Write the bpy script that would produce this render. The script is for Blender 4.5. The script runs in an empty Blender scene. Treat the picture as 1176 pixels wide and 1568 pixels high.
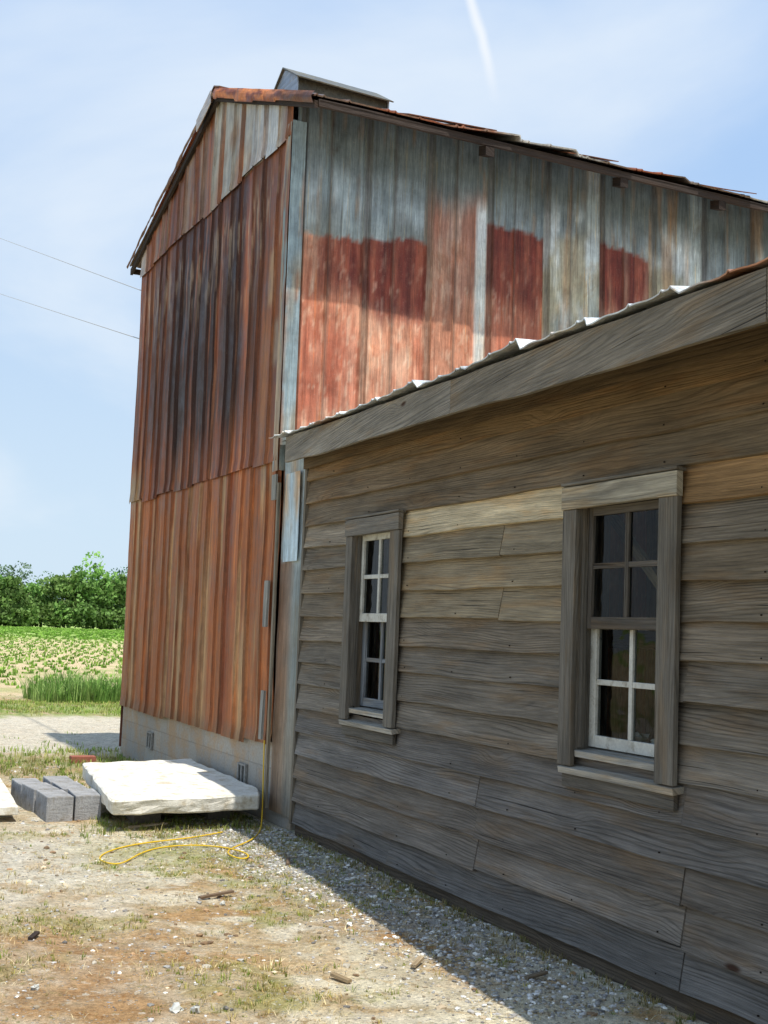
import bpy, bmesh, numpy as np, math, random
from mathutils import Matrix, Vector
random.seed(7); rng=np.random.RandomState(11)
scene=bpy.context.scene
scene.view_settings.view_transform='Standard'
try: scene.view_settings.look='None'
except Exception: pass
scene.view_settings.exposure=0

# ---------------------------------------------------------------- helpers
def lin(c):
    c=np.asarray(c,float)/255.0
    return np.where(c<=0.04045,c/12.92,((c+0.055)/1.055)**2.4)
_T=rng.rand(16,256,256)
def vn(x,y,s=0):
    x=np.asarray(x,float); y=np.asarray(y,float)
    xi=np.floor(x).astype(int); yi=np.floor(y).astype(int)
    fx=x-xi; fy=y-yi; fx=fx*fx*(3-2*fx); fy=fy*fy*(3-2*fy)
    T=_T[s%16]; a=T[xi%256,yi%256]; b=T[(xi+1)%256,yi%256]; c=T[xi%256,(yi+1)%256]; d=T[(xi+1)%256,(yi+1)%256]
    return (a*(1-fx)+b*fx)*(1-fy)+(c*(1-fx)+d*fx)*fy
def fbm(x,y,s=0,o=4):
    r=0;a=.5;t=0
    for i in range(o):
        r=r+a*vn(x*2**i+i*17.3,y*2**i+i*9.1,s+i); t+=a; a*=.5
    return r/t
def sm(a,b,x):
    t=np.clip((np.asarray(x,float)-a)/(b-a),0,1); return t*t*(3-2*t)
def mixc(c,d,f):
    f=np.asarray(f)[...,None]; return c*(1-f)+np.asarray(d,float)*f
def desat(c,k):
    l=c@np.array([.3,.55,.15]); return (c*(1-k)+l[...,None]*k)
def mesh_obj(name,verts,faces,mat,cols=None,uvs=None,smooth=False,parent=None):
    me=bpy.data.meshes.new(name)
    me.from_pydata([tuple(v) for v in np.asarray(verts,float).tolist()],[],[tuple(f) for f in (faces.tolist() if hasattr(faces,'tolist') else faces)])
    if cols is not None:
        ca=me.color_attributes.new(name='Col',type='FLOAT_COLOR',domain='POINT')
        a=np.ones((len(verts),4),np.float32); a[:,:3]=np.asarray(cols).reshape(-1,3); ca.data.foreach_set('color',a.ravel())
    if uvs is not None:
        ul=me.uv_layers.new(name='UVMap'); li=np.zeros(len(me.loops),np.int32); me.loops.foreach_get('vertex_index',li)
        ul.data.foreach_set('uv',np.asarray(uvs,np.float32)[li].ravel())
    if smooth: me.polygons.foreach_set('use_smooth',[True]*len(me.polygons))
    me.update()
    ob=bpy.data.objects.new(name,me); scene.collection.objects.link(ob)
    if mat: me.materials.append(mat)
    if parent: ob.parent=parent
    return ob
def grid_faces(n,m,flip=False):
    i=np.arange(n-1)[:,None]*m+np.arange(m-1)[None,:]; i=i.ravel()
    f=np.stack([i,i+1,i+m+1,i+m],1)
    return f[:,::-1] if flip else f
def empty(name):
    e=bpy.data.objects.new(name,None); scene.collection.objects.link(e); return e
class BB:
    def __init__(s): s.v=[];s.f=[];s.c=[];s.u=[]
    def board(s,p0,p1,wd,td,w,t,col,st=.25,jw=0,jt=0):
        p0=np.array(p0,float);p1=np.array(p1,float);wd=np.array(wd,float);td=np.array(td,float)
        wd/=np.linalg.norm(wd); td/=np.linalg.norm(td)
        L=np.linalg.norm(p1-p0); n=max(1,int(L/st)); b=len(s.v); so=rng.rand()*50; sv=rng.rand()*50
        sd=rng.rand()*100
        for i in range(n+1):
            k=i/n; c=p0+(p1-p0)*k
            j1=(vn(sd+k*L*3,0,1)-.5)*2*jw; j2=(vn(sd+9+k*L*4,0,2)-.5)*2*jw; j3=(vn(sd+20+k*L*2,0,3)-.5)*2*jt
            for (a,q,jj) in ((-.5,-.5,j1),(.5,-.5,j2),(.5,.5,j2),(-.5,.5,j1)):
                s.v.append(c+wd*(a*w+jj)+td*(q*t+j3)); s.c.append(col); s.u.append((so+k*L,sv+a*w+q*t*.7))
            if i:
                o=b+4*(i-1)
                for e in range(4):
                    e2=(e+1)%4; s.f.append((o+e,o+e2,o+4+e2,o+4+e))
        s.f.append((b+3,b+2,b+1,b)); o=b+4*n; s.f.append((o,o+1,o+2,o+3))
    def box(s,x0,x1,y0,y1,z0,z1,col,ax=None):
        d=[x1-x0,y1-y0,z1-z0]
        if ax is None: ax=int(np.argmax(d))
        c=[(x0+x1)/2,(y0+y1)/2,(z0+z1)/2]; p0=list(c);p1=list(c); p0[ax]=[x0,y0,z0][ax]; p1[ax]=[x1,y1,z1][ax]
        o=[i for i in range(3) if i!=ax]
        e=np.eye(3); s.board(p0,p1,e[o[1]],e[o[0]],d[o[1]],d[o[0]],col,st=10)
    def make(s,name,mat,parent=None,bevel=0):
        ob=mesh_obj(name,s.v,s.f,mat,s.c,s.u,parent=parent)
        bm=bmesh.new(); bm.from_mesh(ob.data); bmesh.ops.recalc_face_normals(bm,faces=bm.faces); bm.to_mesh(ob.data); bm.free()
        if bevel:
            m=ob.modifiers.new('bevel','BEVEL'); m.width=bevel; m.segments=2; m.limit_method='ANGLE'; m.angle_limit=math.radians(50)
        return ob

# ---------------------------------------------------------------- materials
def newmat(name):
    m=bpy.data.materials.new(name); m.use_nodes=True; nt=m.node_tree; nt.nodes.clear()
    o=nt.nodes.new('ShaderNodeOutputMaterial'); b=nt.nodes.new('ShaderNodeBsdfPrincipled'); nt.links.new(b.outputs[0],o.inputs[0])
    return m,nt,b
class N:
    def __init__(s,nt): s.nt=nt
    def n(s,t,**k):
        nd=s.nt.nodes.new(t)
        for a,b in k.items(): setattr(nd,a,b)
        return nd
    def lk(s,a,b): s.nt.links.new(a,b)
    def math(s,op,a,b=None,c=None,clamp=False):
        nd=s.n('ShaderNodeMath',operation=op,use_clamp=clamp)
        for i,v in enumerate((a,b,c)):
            if v is None: continue
            if isinstance(v,(int,float)): nd.inputs[i].default_value=v
            else: s.lk(v,nd.inputs[i])
        return nd.outputs[0]
    def noise(s,vec,scale,detail=4,rough=.55,dist=0):
        nd=s.n('ShaderNodeTexNoise'); nd.inputs['Scale'].default_value=scale; nd.inputs['Detail'].default_value=detail
        nd.inputs['Roughness'].default_value=rough; nd.inputs['Distortion'].default_value=dist
        if vec is not None: s.lk(vec,nd.inputs['Vector'])
        return nd.outputs['Fac']
    def mapv(s,vec,sc=(1,1,1),loc=(0,0,0)):
        nd=s.n('ShaderNodeMapping'); nd.inputs['Scale'].default_value=sc; nd.inputs['Location'].default_value=loc; s.lk(vec,nd.inputs['Vector']); return nd.outputs[0]
    def rng(s,v,a,b,c=0,d=1,smooth=True):
        nd=s.n('ShaderNodeMapRange'); nd.interpolation_type='SMOOTHSTEP' if smooth else 'LINEAR'
        nd.inputs[1].default_value=a;nd.inputs[2].default_value=b;nd.inputs[3].default_value=c;nd.inputs[4].default_value=d
        s.lk(v,nd.inputs[0]); return nd.outputs[0]
    def mix(s,f,a,b,bt='MIX'):
        nd=s.n('ShaderNodeMix',data_type='RGBA',blend_type=bt); 
        for sock,v in ((nd.inputs[0],f),(nd.inputs[6],a),(nd.inputs[7],b)):
            if isinstance(v,(int,float)): sock.default_value=v
            elif isinstance(v,(tuple,list,np.ndarray)): sock.default_value=(v[0],v[1],v[2],1)
            else: s.lk(v,sock)
        return nd.outputs[2]
    def comb(s,v):
        nd=s.n('ShaderNodeCombineXYZ')
        for i,x in enumerate(v):
            if isinstance(x,(int,float)): nd.inputs[i].default_value=x
            else: s.lk(x,nd.inputs[i])
        return nd.outputs[0]
    def bump(s,h,st,dist,b):
        nd=s.n('ShaderNodeBump'); nd.inputs['Strength'].default_value=st; nd.inputs['Distance'].default_value=dist
        s.lk(h,nd.inputs['Height']); s.lk(nd.outputs[0],b.inputs['Normal']); return nd

def wood_mat(name,contrast=.46,rough=.8):
    m,nt,b=newmat(name); g=N(nt)
    col=g.n('ShaderNodeVertexColor',layer_name='Col').outputs[0]
    uv=g.n('ShaderNodeUVMap').outputs[0]
    sp=g.n('ShaderNodeSeparateXYZ'); g.lk(uv,sp.inputs[0]); U,V=sp.outputs[0],sp.outputs[1]
    vo=g.n('ShaderNodeTexVoronoi'); vo.inputs['Scale'].default_value=1.0; g.lk(g.mapv(uv,(1.15,3.6,1)),vo.inputs['Vector'])
    kd=vo.outputs['Distance']
    kn=g.rng(kd,0.0,.30,1,0)
    core=g.rng(kd,0.035,.075,1,0)
    lo=g.noise(g.mapv(uv,(.6,5.5,1)),1.0,1.5,.5)
    r=g.math('ADD',g.math('MULTIPLY',V,380),g.math('MULTIPLY',lo,72))
    r=g.math('ADD',r,g.math('MULTIPLY',kn,20))
    wob=g.noise(g.mapv(uv,(5,60,1)),1.0,3,.6)
    r=g.math('ADD',r,g.math('MULTIPLY',wob,2.6))
    sn=g.math('SINE',r)
    ring=g.rng(sn,.1,1.0,0,1)
    fine=g.noise(g.mapv(uv,(4,420,1)),1.0,4,.75)
    med=g.noise(g.mapv(uv,(1.5,60,1),(5,2,0)),1.0,4,.7)
    blot=g.noise(g.mapv(uv,(1.3,7,1)),1.0,5,.65)
    rv=g.rng(g.noise(g.mapv(uv,(.8,5,1),(9,1,0)),1.0,2,.5),.38,.66,.12,1)
    f1=g.rng(fine,.3,.7,.54,1.40,False)
    f2=g.math('SUBTRACT',1.14,g.math('MULTIPLY',g.math('MULTIPLY',ring,rv),contrast))
    f3=g.math('MULTIPLY',g.rng(blot,.3,.7,.62,1.34,False),g.rng(med,.3,.7,.70,1.30,False))
    mul=g.math('MULTIPLY',g.math('MULTIPLY',f1,f2),f3)
    c1=g.mix(1.0,col,g.comb((mul,mul,mul)),'MULTIPLY')
    st=g.rng(g.noise(g.mapv(uv,(1.4,9,1),(7,3,0)),1.0,3,.6),.50,.68,0,.65)
    c2=g.mix(st,c1,g.mix(1.0,c1,(1.10,.88,.64),'MULTIPLY'))
    sv=g.rng(g.noise(g.mapv(uv,(2.2,85,1),(11,4,0)),1.0,4,.75),.56,.72,0,.5)
    c2=g.mix(sv,c2,g.mix(1.0,col,(1.5,1.46,1.38),'MULTIPLY'))
    c3=g.mix(core,c2,(.055,.026,.014))
    crack=g.rng(g.noise(g.mapv(uv,(1.0,110,1),(3,1,0)),1.0,2,.5),.67,.715,0,.85)
    c4=g.mix(crack,c3,(.014,.011,.009))
    g.lk(c4,b.inputs['Base Color']); b.inputs['Roughness'].default_value=rough
    b.inputs['Specular IOR Level'].default_value=.22
    h=g.math('SUBTRACT',g.math('ADD',g.math('MULTIPLY',fine,1.0),g.math('MULTIPLY',ring,-.3)),crack)
    g.bump(h,.9,.006,b)
    return m
def metal_mat(name,axis='z',rough=.5,metal=.12):
    m,nt,b=newmat(name); g=N(nt)
    col=g.n('ShaderNodeVertexColor',layer_name='Col').outputs[0]
    oc=g.n('ShaderNodeTexCoord').outputs['Object']
    sc={'z':(26,26,.7),'x':(1.2,20,1.2),'y':(20,1.2,20)}[axis]
    st=g.noise(g.mapv(oc,sc),1.0,6,.72)
    sc2={'z':(90,90,7),'x':(4,60,4),'y':(60,4,60)}[axis]
    st2=g.noise(g.mapv(oc,sc2),1.0,4,.75)
    sp=g.noise(oc,110,3,.7); bl=g.noise(oc,4,6,.7)
    mul=g.math('MULTIPLY',g.math('MULTIPLY',g.rng(st,.3,.7,.68,1.32,False),g.rng(st2,.3,.7,.72,1.28,False)),g.rng(bl,.3,.7,.72,1.28,False))
    c=g.mix(1.0,col,g.comb((mul,mul,mul)),'MULTIPLY')
    c=g.mix(g.rng(sp,.60,.72,0,.30),c,(.44,.40,.33))
    run=g.noise(g.mapv(oc,{'z':(40,40,.45),'x':(1,30,1),'y':(30,1,30)}[axis],(3,1,2)),1.0,4,.65)
    c=g.mix(g.rng(run,.58,.67,0,.6),c,g.mix(1.0,c,(1.28,.96,.60),'MULTIPLY'))
    run2=g.noise(g.mapv(oc,{'z':(48,48,.55),'x':(1,30,1),'y':(30,1,30)}[axis],(13,7,5)),1.0,4,.65)
    c=g.mix(g.rng(run2,.59,.67,0,.5),c,g.mix(1.0,c,(.42,.35,.32),'MULTIPLY'))
    # blotchy corrosion patches
    bt=g.noise(g.mapv(oc,(3.2,3.2,1.4) if axis=='z' else (3,3,3),(5,5,5)),1.0,6,.75,.8)
    c=g.mix(g.rng(bt,.55,.66,0,.45),c,g.mix(1.0,c,(.78,.60,.46),'MULTIPLY'))
    c=g.mix(g.rng(g.noise(oc,60,4,.75),.60,.72,0,.5),c,g.mix(1.0,c,(.55,.46,.40),'MULTIPLY'))
    g.lk(c,b.inputs['Base Color']); b.inputs['Metallic'].default_value=metal
    g.lk(g.rng(bl,.3,.7,rough-.08,rough+.18),b.inputs['Roughness'])
    b.inputs['Specular IOR Level'].default_value=.25
    g.bump(g.math('ADD',g.math('MULTIPLY',st2,.5),g.math('ADD',g.math('MULTIPLY',sp,.4),g.math('MULTIPLY',bl,1.5))),.35,.006,b)
    return m
def simple_mat(name,c,rough=.7,var=.2,scale=30,bump=.2,bd=.004,spec=.3,metal=0,dirt=None):
    m,nt,b=newmat(name); g=N(nt); oc=g.n('ShaderNodeTexCoord').outputs['Object']
    n1=g.noise(oc,scale,5,.65); n2=g.noise(oc,scale*.13,4,.6)
    mul=g.math('MULTIPLY',g.rng(n1,.3,.7,1-var,1+var,False),g.rng(n2,.3,.7,1-var,1+var,False))
    cc=g.mix(1.0,tuple(lin(c)),g.comb((mul,mul,mul)),'MULTIPLY')
    if dirt is not None: cc=g.mix(g.rng(g.noise(oc,scale*.2,5,.7),.50,.68,0,.8),cc,tuple(lin(dirt)))
    g.lk(cc,b.inputs['Base Color']); b.inputs['Roughness'].default_value=rough; b.inputs['Specular IOR Level'].default_value=spec; b.inputs['Metallic'].default_value=metal
    if bump: g.bump(g.math('ADD',n1,g.math('MULTIPLY',n2,2)),bump,bd,b)
    return m
def vcol_mat(name,rough=.8,trans=0,var=.2):
    m,nt,b=newmat(name); g=N(nt); col=g.n('ShaderNodeVertexColor',layer_name='Col').outputs[0]
    oc=g.n('ShaderNodeTexCoord').outputs['Object']; n1=g.noise(oc,40,3,.6); mu=g.rng(n1,.3,.7,1-var,1+var,False)
    c=g.mix(1.0,col,g.comb((mu,mu,mu)),'MULTIPLY'); g.lk(c,b.inputs['Base Color']); b.inputs['Roughness'].default_value=rough; b.inputs['Specular IOR Level'].default_value=.2
    if trans:
        o=[x for x in nt.nodes if x.type=='OUTPUT_MATERIAL'][0]; t=g.n('ShaderNodeBsdfTranslucent'); g.lk(c,t.inputs[0]); mx=g.n('ShaderNodeMixShader'); mx.inputs[0].default_value=trans
        g.lk(b.outputs[0],mx.inputs[1]); g.lk(t.outputs[0],mx.inputs[2]); g.lk(mx.outputs[0],o.inputs[0])
    return m
M_wood=wood_mat('weathered_clapboard'); M_trim=wood_mat('weathered_trim',.34)
M_metal=metal_mat('rusty_sheet_metal','z'); M_roofx=metal_mat('roof_sheet_metal','y',.4,.3)
M_dark=simple_mat('dark_interior_wood',(62,52,44),.9,.25,8)
M_leaf=vcol_mat('foliage',.7,.3); M_grass=vcol_mat('grass_blades',.8,.25)
M_stone=vcol_mat('gravel_stones',.9,0,.25)

# ================================================================ BARN
YC,YL=9.0,13.8; XW=3.4; BX1=9.4
YR=11.12; ZR=6.58; SR=.405; SLf=.30
YE0,YE1=8.46,14.3
def zroof(y):
    y=np.asarray(y,float); r=np.where(y<YR,ZR-(YR-y)*SR,ZR-(y-YR)*SLf); return r if r.shape else float(r)
barn=empty('old_barn')
KG=1.14; DS=.06
TINT=np.array([1.04,.96,.78])
def stations(a,b,w,step=.02,ph=0):
    s=set([a,b]); n=int(math.ceil((b-a)/w))+2
    for k in range(-1,n):
        o=a+ph+k*w
        for r in (.025,.085,w/2,):
            for d in (-.012,0,.012): s.add(round(o+r+d,4))
    x=a
    while x<b: s.add(round(x,4)); x+=step
    L=sorted(v for v in s if a<=v<=b); o=[L[0]]
    for v in L[1:]:
        if v-o[-1]>.0035: o.append(v)
    return np.array(o)
def ribm(y,a,w,ph=0):
    p=np.mod(y-a-ph,w); r=0
    for q in (.025,.085,w/2): r=np.maximum(r,np.clip(1-np.abs(p-q)/.0125,0,1))
    return r
def rib(y,a,w,ph=0,h=.019):
    return ribm(y,a,w,ph)*h+ .006*(np.mod(y-a-ph,w)/w)
def ribline(c,y,a,w,col,k):  # rust along the crimps, darkened further to paint in weak rib shading
    p=np.mod(y-a,w); r=0
    for q,o in ((.055,.042),(w/2+.014,.018)): r=np.maximum(r,np.clip(1-np.abs(p-q)/o,0,1)**.6)
    return mixc(c,col,r*k)

def gable_col(y,z):
    w=.6; sid=np.floor((y-YC)/w).astype(int); sr=_T[3][sid%256,(sid*0+5)]
    hid=np.floor((y-YC)/(w/2)).astype(int); hr=_T[6][hid%256,hid*0+3]
    n=fbm(y*9,z*.7,1); n2=fbm(y*30,z*1.0,5); n3=fbm(y*2.2,z*2.0,7); n5=fbm(y*16,z*.5,10); n6=fbm(y*22,z*.8,13)
    jag=(fbm(y*14,z*0+3,9)-.5)*.5
    one=np.ones(y.shape+(3,))
    base=mixc(one*[134,76,48],[100,56,40],sm(.35,.65,n))
    base=mixc(base,[160,102,62],sm(.50,.70,n2)*.7)
    base=mixc(base,[80,46,36],sm(.50,.64,n5)*.6)
    base=base*(0.80+.24*sr+.16*hr)[...,None]
    greys=sm(.58,.74,n6)
    base=mixc(base,[160,150,136],greys*.32)
    env=(np.exp(-((y-11.95)/.30)**2)*1.1+np.exp(-((y-11.15)/.32)**2)*.95+np.exp(-((y-10.35)/.24)**2)*.7+np.exp(-((y-9.7)/.2)**2)*.4+np.exp(-((y-12.9)/.2)**2)*.3+.18)
    mid=mixc(base,[46,29,26],np.clip(sm(.30,.58,n*.5+n2*.5)*env*1.6*sm(2.75+.1,3.7,z+jag),0,.94))
    mid=mixc(mid,[112,66,50],.25*sm(4.6,5.4,z))
    g=sm(.1,.0,np.abs(y-9.38)-.02)*sm(.28,.18,np.abs(z-4.35)) ; mid=mixc(mid,[170,166,146],g*.85)
    g=sm(.12,.03,np.abs(y-9.2))*sm(.25,.12,np.abs(z-3.78)); mid=mixc(mid,[150,168,176],g*.9)
    g=sm(.12,.03,np.abs(y-9.45))*sm(.9,.3,np.abs(z-3.4)); mid=mixc(mid,[170,124,84],g*.6)
    g=sm(13.15,13.5,y)*sm(3.3,2.95,z+jag*.4); mid=mixc(mid,[154,134,108],g*.85)
    mid=mixc(mid,[142,92,64],sm(10.0,9.3,y)*.5)
    mid=ribline(mid,y,YC,.6,[52,34,30],.6)
    mid=mixc(mid,[176,172,168],sm(.54,.70,fbm(y*40,z*3,12))*.5*sm(5.48,5.1,z)*sm(3.9,4.9,z))
    low=mixc(base,[164,102,58],.5)
    tan=np.maximum(sm(.55,.72,n)*.85, sm(.16,.05,np.abs(y-13.35))*.85)
    tan=np.maximum(tan,sm(.2,.05,np.abs(y-10.85))*sm(2.6,1.8,z)*.9); tan=np.maximum(tan,sm(.16,.03,np.abs(y-9.75))*sm(1.8,1.2,z)*.9)
    tan=np.maximum(tan,sm(.14,.03,np.abs(y-12.1))*sm(1.1,.7,z)*.8); tan=np.maximum(tan,sm(.12,.03,np.abs(y-11.5))*sm(2.2,1.7,z)*.7)
    low=mixc(low,[170,152,126],tan*.80*(.5+.8*n2).clip(0,1))
    low=mixc(low,[122,64,42],sm(.16,.03,np.abs(y-10.2))*.65); low=mixc(low,[122,64,42],sm(.12,.03,np.abs(y-12.7))*.5)
    low=mixc(low,[96,76,60],sm(.72,.55,z)*.5)
    low=ribline(low,y,YC,.6,[84,54,40],.55)
    top=mixc(one*[150,149,145],[132,112,96],sm(.4,.65,n3))
    top=mixc(top,[176,177,178],sm(.5,.7,n)*.6)
    dg=np.mod(y-YC,w); top=mixc(top,[144,86,56],sm(.30,.0,dg+(z-5.5)*.25-.05)*.85)
    left=mixc(base,[144,124,112],sm(.40,.64,n)*.8); left=mixc(left,[172,174,178],sm(13.35,13.7,y)*.8)
    top=mixc(top,left,sm(11.1,11.25,y))
    top=mixc(top,[174,182,194],sm(10.05,9.95,y)*.8*sm(9.3,9.4,y))
    top=ribline(top,y,YC,.6,[96,74,62],.5)
    c=mixc(mid,low,(z<2.8).astype(float)); c=mixc(c,top,(z>5.49).astype(float))
    L_=lin(np.clip(c,0,255)); t=(z>5.49).astype(float)[...,None]
    return desat(L_,DS)*KG*(TINT*(1-t*.5)+t*.5)
def side_col(x,z):
    b=[3.4,4.0,4.6,5.18,5.76,6.36,6.92,7.52,8.12,8.72,9.5]
    n=fbm(x*9,z*1.0,2); n2=fbm(x*26,z*2.0,6); n3=fbm(x*2.5,z*2.5,8); one=np.ones(x.shape+(3,))
    gray=mixc(one*[124,136,140],[150,161,165],sm(.4,.65,n)); gray=mixc(gray,[108,112,110],sm(.45,.7,n3)*.6)
    gray=mixc(gray,[90,100,102],sm(4.95,5.45,z)*.8)
    gray=mixc(gray,[174,185,191],sm(.5,.75,fbm(x*12,z*2.5,13))*.5*sm(5.4,4.9,z))
    gray=mixc(gray,[146,114,88],sm(.62,.74,fbm(x*20,z*1.2,3))*.45)
    rust=mixc(one*[172,106,82],[188,130,104],sm(.35,.65,n)); rust=mixc(rust,[148,80,56],sm(.50,.70,n2)*.65)
    rust=mixc(rust,[202,166,144],sm(.50,.68,fbm(x*22,z*3,14))*.55)
    dark=mixc(one*[114,50,40],[140,74,56],sm(.35,.65,n2)); dark=mixc(dark,[92,42,36],sm(.5,.65,fbm(x*30,z*1.5,9))*.6)
    c=gray.copy()
    zb=[4.66,4.74,5.2,5.02,None,5.04,None,4.9,None,4.9]
    for k in range(10):
        m=((x>=b[k])&(x<b[k+1])).astype(float); u=(x-b[k])/(b[k+1]-b[k])
        if k in (0,1,3,5,7,9):
            tilt=[.03,.09,0,-.05,0,-.09,0,.04,0,0][k]
            zz=zb[k]+.018*np.sin(u*3.1)+tilt*(u-.5)+.07*(fbm(x*24,z*0+k,11)-.5)
            h=[.38,.58,.6,.64,.6,.55,.5,.5,.5,.5][k]+.05*np.sin(u*3.1)+.25*(fbm(x*10,z*0+k+5,6)-.5)
            inred=sm(.0,.04,zz-z+.04*(fbm(x*40,z*10,5)-.5)); 
            col=mixc(dark,rust,sm(h-.10,h+.14,zz-z+.10*(n2-.5)))
            if k==0: col=mixc(rust,col,sm(.25,.6,u)); col=mixc(col,[142,60,42],sm(.5,.2,np.abs(z-3.55))*.35)
            if k==3: col=mixc(col,[158,88,68],sm(.6,.9,zz-z)*.5)
            s=mixc(gray,col,inred*.96)
            if k==5: s=mixc(s,[180,168,142],sm(.55,.75,n)*.5)
        elif k==2:
            s=mixc(gray,rust,sm(5.35,4.95,z+.25*(n3-.5)+.3*(n-.5))*.72); s=mixc(s,[174,114,88],sm(4.4,4.1,z)*.7)
            s=mixc(s,[190,203,207],sm(.80,.84,u)*.85*sm(5.3,5.1,z))
        else:
            s=mixc(gray,[180,170,142],sm(.3,.6,n3)*.75*sm(5.4,4.9,z)); s=mixc(s,[200,207,208],sm(.50,.7,fbm(x*8,z*3,3))*.8*sm(5.5,5.1,z))
            s=mixc(s,[158,118,84],sm(.52,.70,n)*.5)
            s=mixc(s,[178,191,194],sm(.75,.8,u)*.5)
        c=mixc(c,s,m)
    c=mixc(c,[210,192,174],sm(.58,.76,fbm(x*40,z*10,4))*.42*sm(4.9,4.3,z))
    c=ribline(c,x,XW,.585,[78,68,60],.5)
    return desat(lin(np.clip(c,0,255)),.05)*1.12*np.array([1,.97,.88])**sm(5.0,4.6,z)[...,None]
ys=stations(YC,YL,.6)
def gable_tier(name,z0,z1,off):
    nz=int((z1-z0)/.025) if z1 else 45
    t=np.linspace(0,1,nz+1); sid=np.floor((ys-YC)/.6)
    edge=z0+ (vn(sid*3.7,1.5+z0,2)-.5)*.06
    top=np.minimum(np.full_like(ys,z1),zroof(ys)-.02) if z1 else zroof(ys)-.02
    top=np.maximum(top,edge+.02)
    Z=edge[:,None]+(top-edge)[:,None]*t[None,:]
    Y=np.repeat(ys[:,None],nz+1,1)
    X=XW-off-rib(Y,YC,.6)-(fbm(Y*1.5,Z*1.3,2)-.5)*.03-.006*sm(.12,0,Z-edge[:,None])*vn(sid*5.1,2,3)[:,None]*2
    Y2=Y+ (Z-.55)/5.0*0.10
    P=np.stack([X,Y2,Z],-1).reshape(-1,3)
    mesh_obj(name,P,grid_faces(len(ys),nz+1),M_metal,gable_col(Y,Z if z0<2 else np.where(Z<z0+.06,z0+.06,Z)),parent=barn)
gable_tier('gable_sheets_low',.56,2.84,.012)
gable_tier('gable_sheets_mid',2.80,5.50,.026)
gable_tier('gable_sheets_top',5.46,None,.040)
xs=stations(XW+.0,BX1,.585)
zt=np.arange(0.1,5.80,.03); X,Z=np.meshgrid(xs,zt,indexing='ij')
ylean=(Z-.55)/5.0*.10
Z=np.minimum(Z,zroof(YC+ylean)-.03)
Yv=YC+ylean-.012-rib(X,XW,.585)-(fbm(X*1.5,Z*1.3,4)-.5)*.02
mesh_obj('side_sheets',np.stack([X,Yv,Z],-1).reshape(-1,3),grid_faces(len(xs),len(zt)),M_metal,side_col(X,Z),parent=barn)
def quadgrid(name,P00,P10,P01,n,m,colf,mat,par):
    P00,P10,P01=map(np.array,(P00,P10,P01)); u=np.linspace(0,1,n)[:,None,None]; v=np.linspace(0,1,m)[None,:,None]
    P=P00+(P10-P00)*u+(P01-P00)*v; c=colf(P); return mesh_obj(name,P.reshape(-1,3),grid_faces(n,m),mat,c,parent=par)
rc=lambda P: lin(mixc(np.ones(P.shape)*[120,76,60],[150,142,134],sm(.45,.65,fbm(P[...,0]*1.1+P[...,1]*3,P[...,2],3))))
quadgrid('far_side_sheets',(XW,YL,.1),(BX1,YL,.1),(XW,YL+.1,float(zroof(YL+.1))-.02),80,60,rc,M_metal,barn)
P=[(BX1,YC,0.1),(BX1,YL,.1),(BX1,YL+.1,zroof(YL+.1)-.03),(BX1,YR,ZR-.03),(BX1,YC+.1,zroof(YC+.1)-.03)]
mesh_obj('rear_gable_sheets',P,[(0,1,2,3,4)],M_metal,[lin([120,80,66])]*5,parent=barn)
fl=BB()
def lean(z): return (z-.55)/5.0*.10
def vstrip(y0,y1,x,z0,z1,cf,name,le=1):
    n=int((z1-z0)/.03)+1; zz=np.linspace(z0,z1,n); yy=np.linspace(y0,y1,7); Y,Zg=np.meshgrid(yy,zz,indexing='ij')
    X=np.full_like(Y,x)-(fbm(Y*6,Zg*3,3)-.5)*.012
    mesh_obj(name,np.stack([X,Y+le*lean(Zg),Zg],-1).reshape(-1,3),grid_faces(7,n),M_metal,desat(lin(cf(Y,Zg)),DS)*KG*1.1,parent=barn)
def cf1(y,z):
    n=fbm(y*8,z*1.6,6); c=np.ones(y.shape+(3,))*[120,140,142]; c=mixc(c,[150,118,84],sm(.42,.58,n)*.85); c=mixc(c,[112,64,44],sm(.52,.66,fbm(y*20,z*2,2))*.7)
    c=mixc(c,[165,147,122],sm(4.4,3.4,z)*.5*sm(2.7,3.3,z)); return c
vstrip(8.985,9.10,XW-.055,2.7,5.56,cf1,'corner_flashing')
def cf2(y,z):
    n=fbm(y*10,z*2.0,6); c=np.ones(y.shape+(3,))*[150,162,166]; c=mixc(c,[160,128,92],sm(.5,.65,n)*.6)
    c=mixc(c,[112,80,58],sm(2.02,1.96,z)*sm(8.72,8.80,y)*.8); c=mixc(c,[104,112,112],sm(2.0,1.9,z)*sm(8.80,8.70,y)*.8); c=mixc(c,[120,104,84],sm(1.2,.5,z)*.5); return c
vstrip(8.36,8.99,XW-.006,.1,2.86,cf2,'corner_filler_sheet',0)
vstrip(8.60,8.90,XW-.028,1.98,2.66,lambda y,z:mixc(np.ones(y.shape+(3,))*[160,178,188],[186,146,104],sm(.45,.62,fbm(y*9,z*2+5,4))*.8*sm(2.1,2.5,z)),'grey_patch_sheet',0)
wc=lin([156,155,148])*.8
fl.board((XW-.06,9.06,2.47),(XW-.06,9.07,2.67),(0,1,0),(1,0,0),.09,.015,wc,jw=.006,st=.1)
fl.board((XW-.07,9.10,1.48),(XW-.06,9.12,1.84),(0,1,0),(1,0,0),.075,.02,wc,jw=.004,st=.1)
fl.board((XW-.07,9.08,.62),(XW-.06,9.09,.99),(0,1,0),(1,0,0),.06,.02,wc,jw=.004,st=.1)
fl.board((XW-.05,8.95,.12),(XW-.05,8.99,2.6),(0,1,0),(1,0,0),.035,.02,lin([150,142,126])*.8,jw=.002)
fl.make('corner_battens',M_trim,barn)
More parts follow.
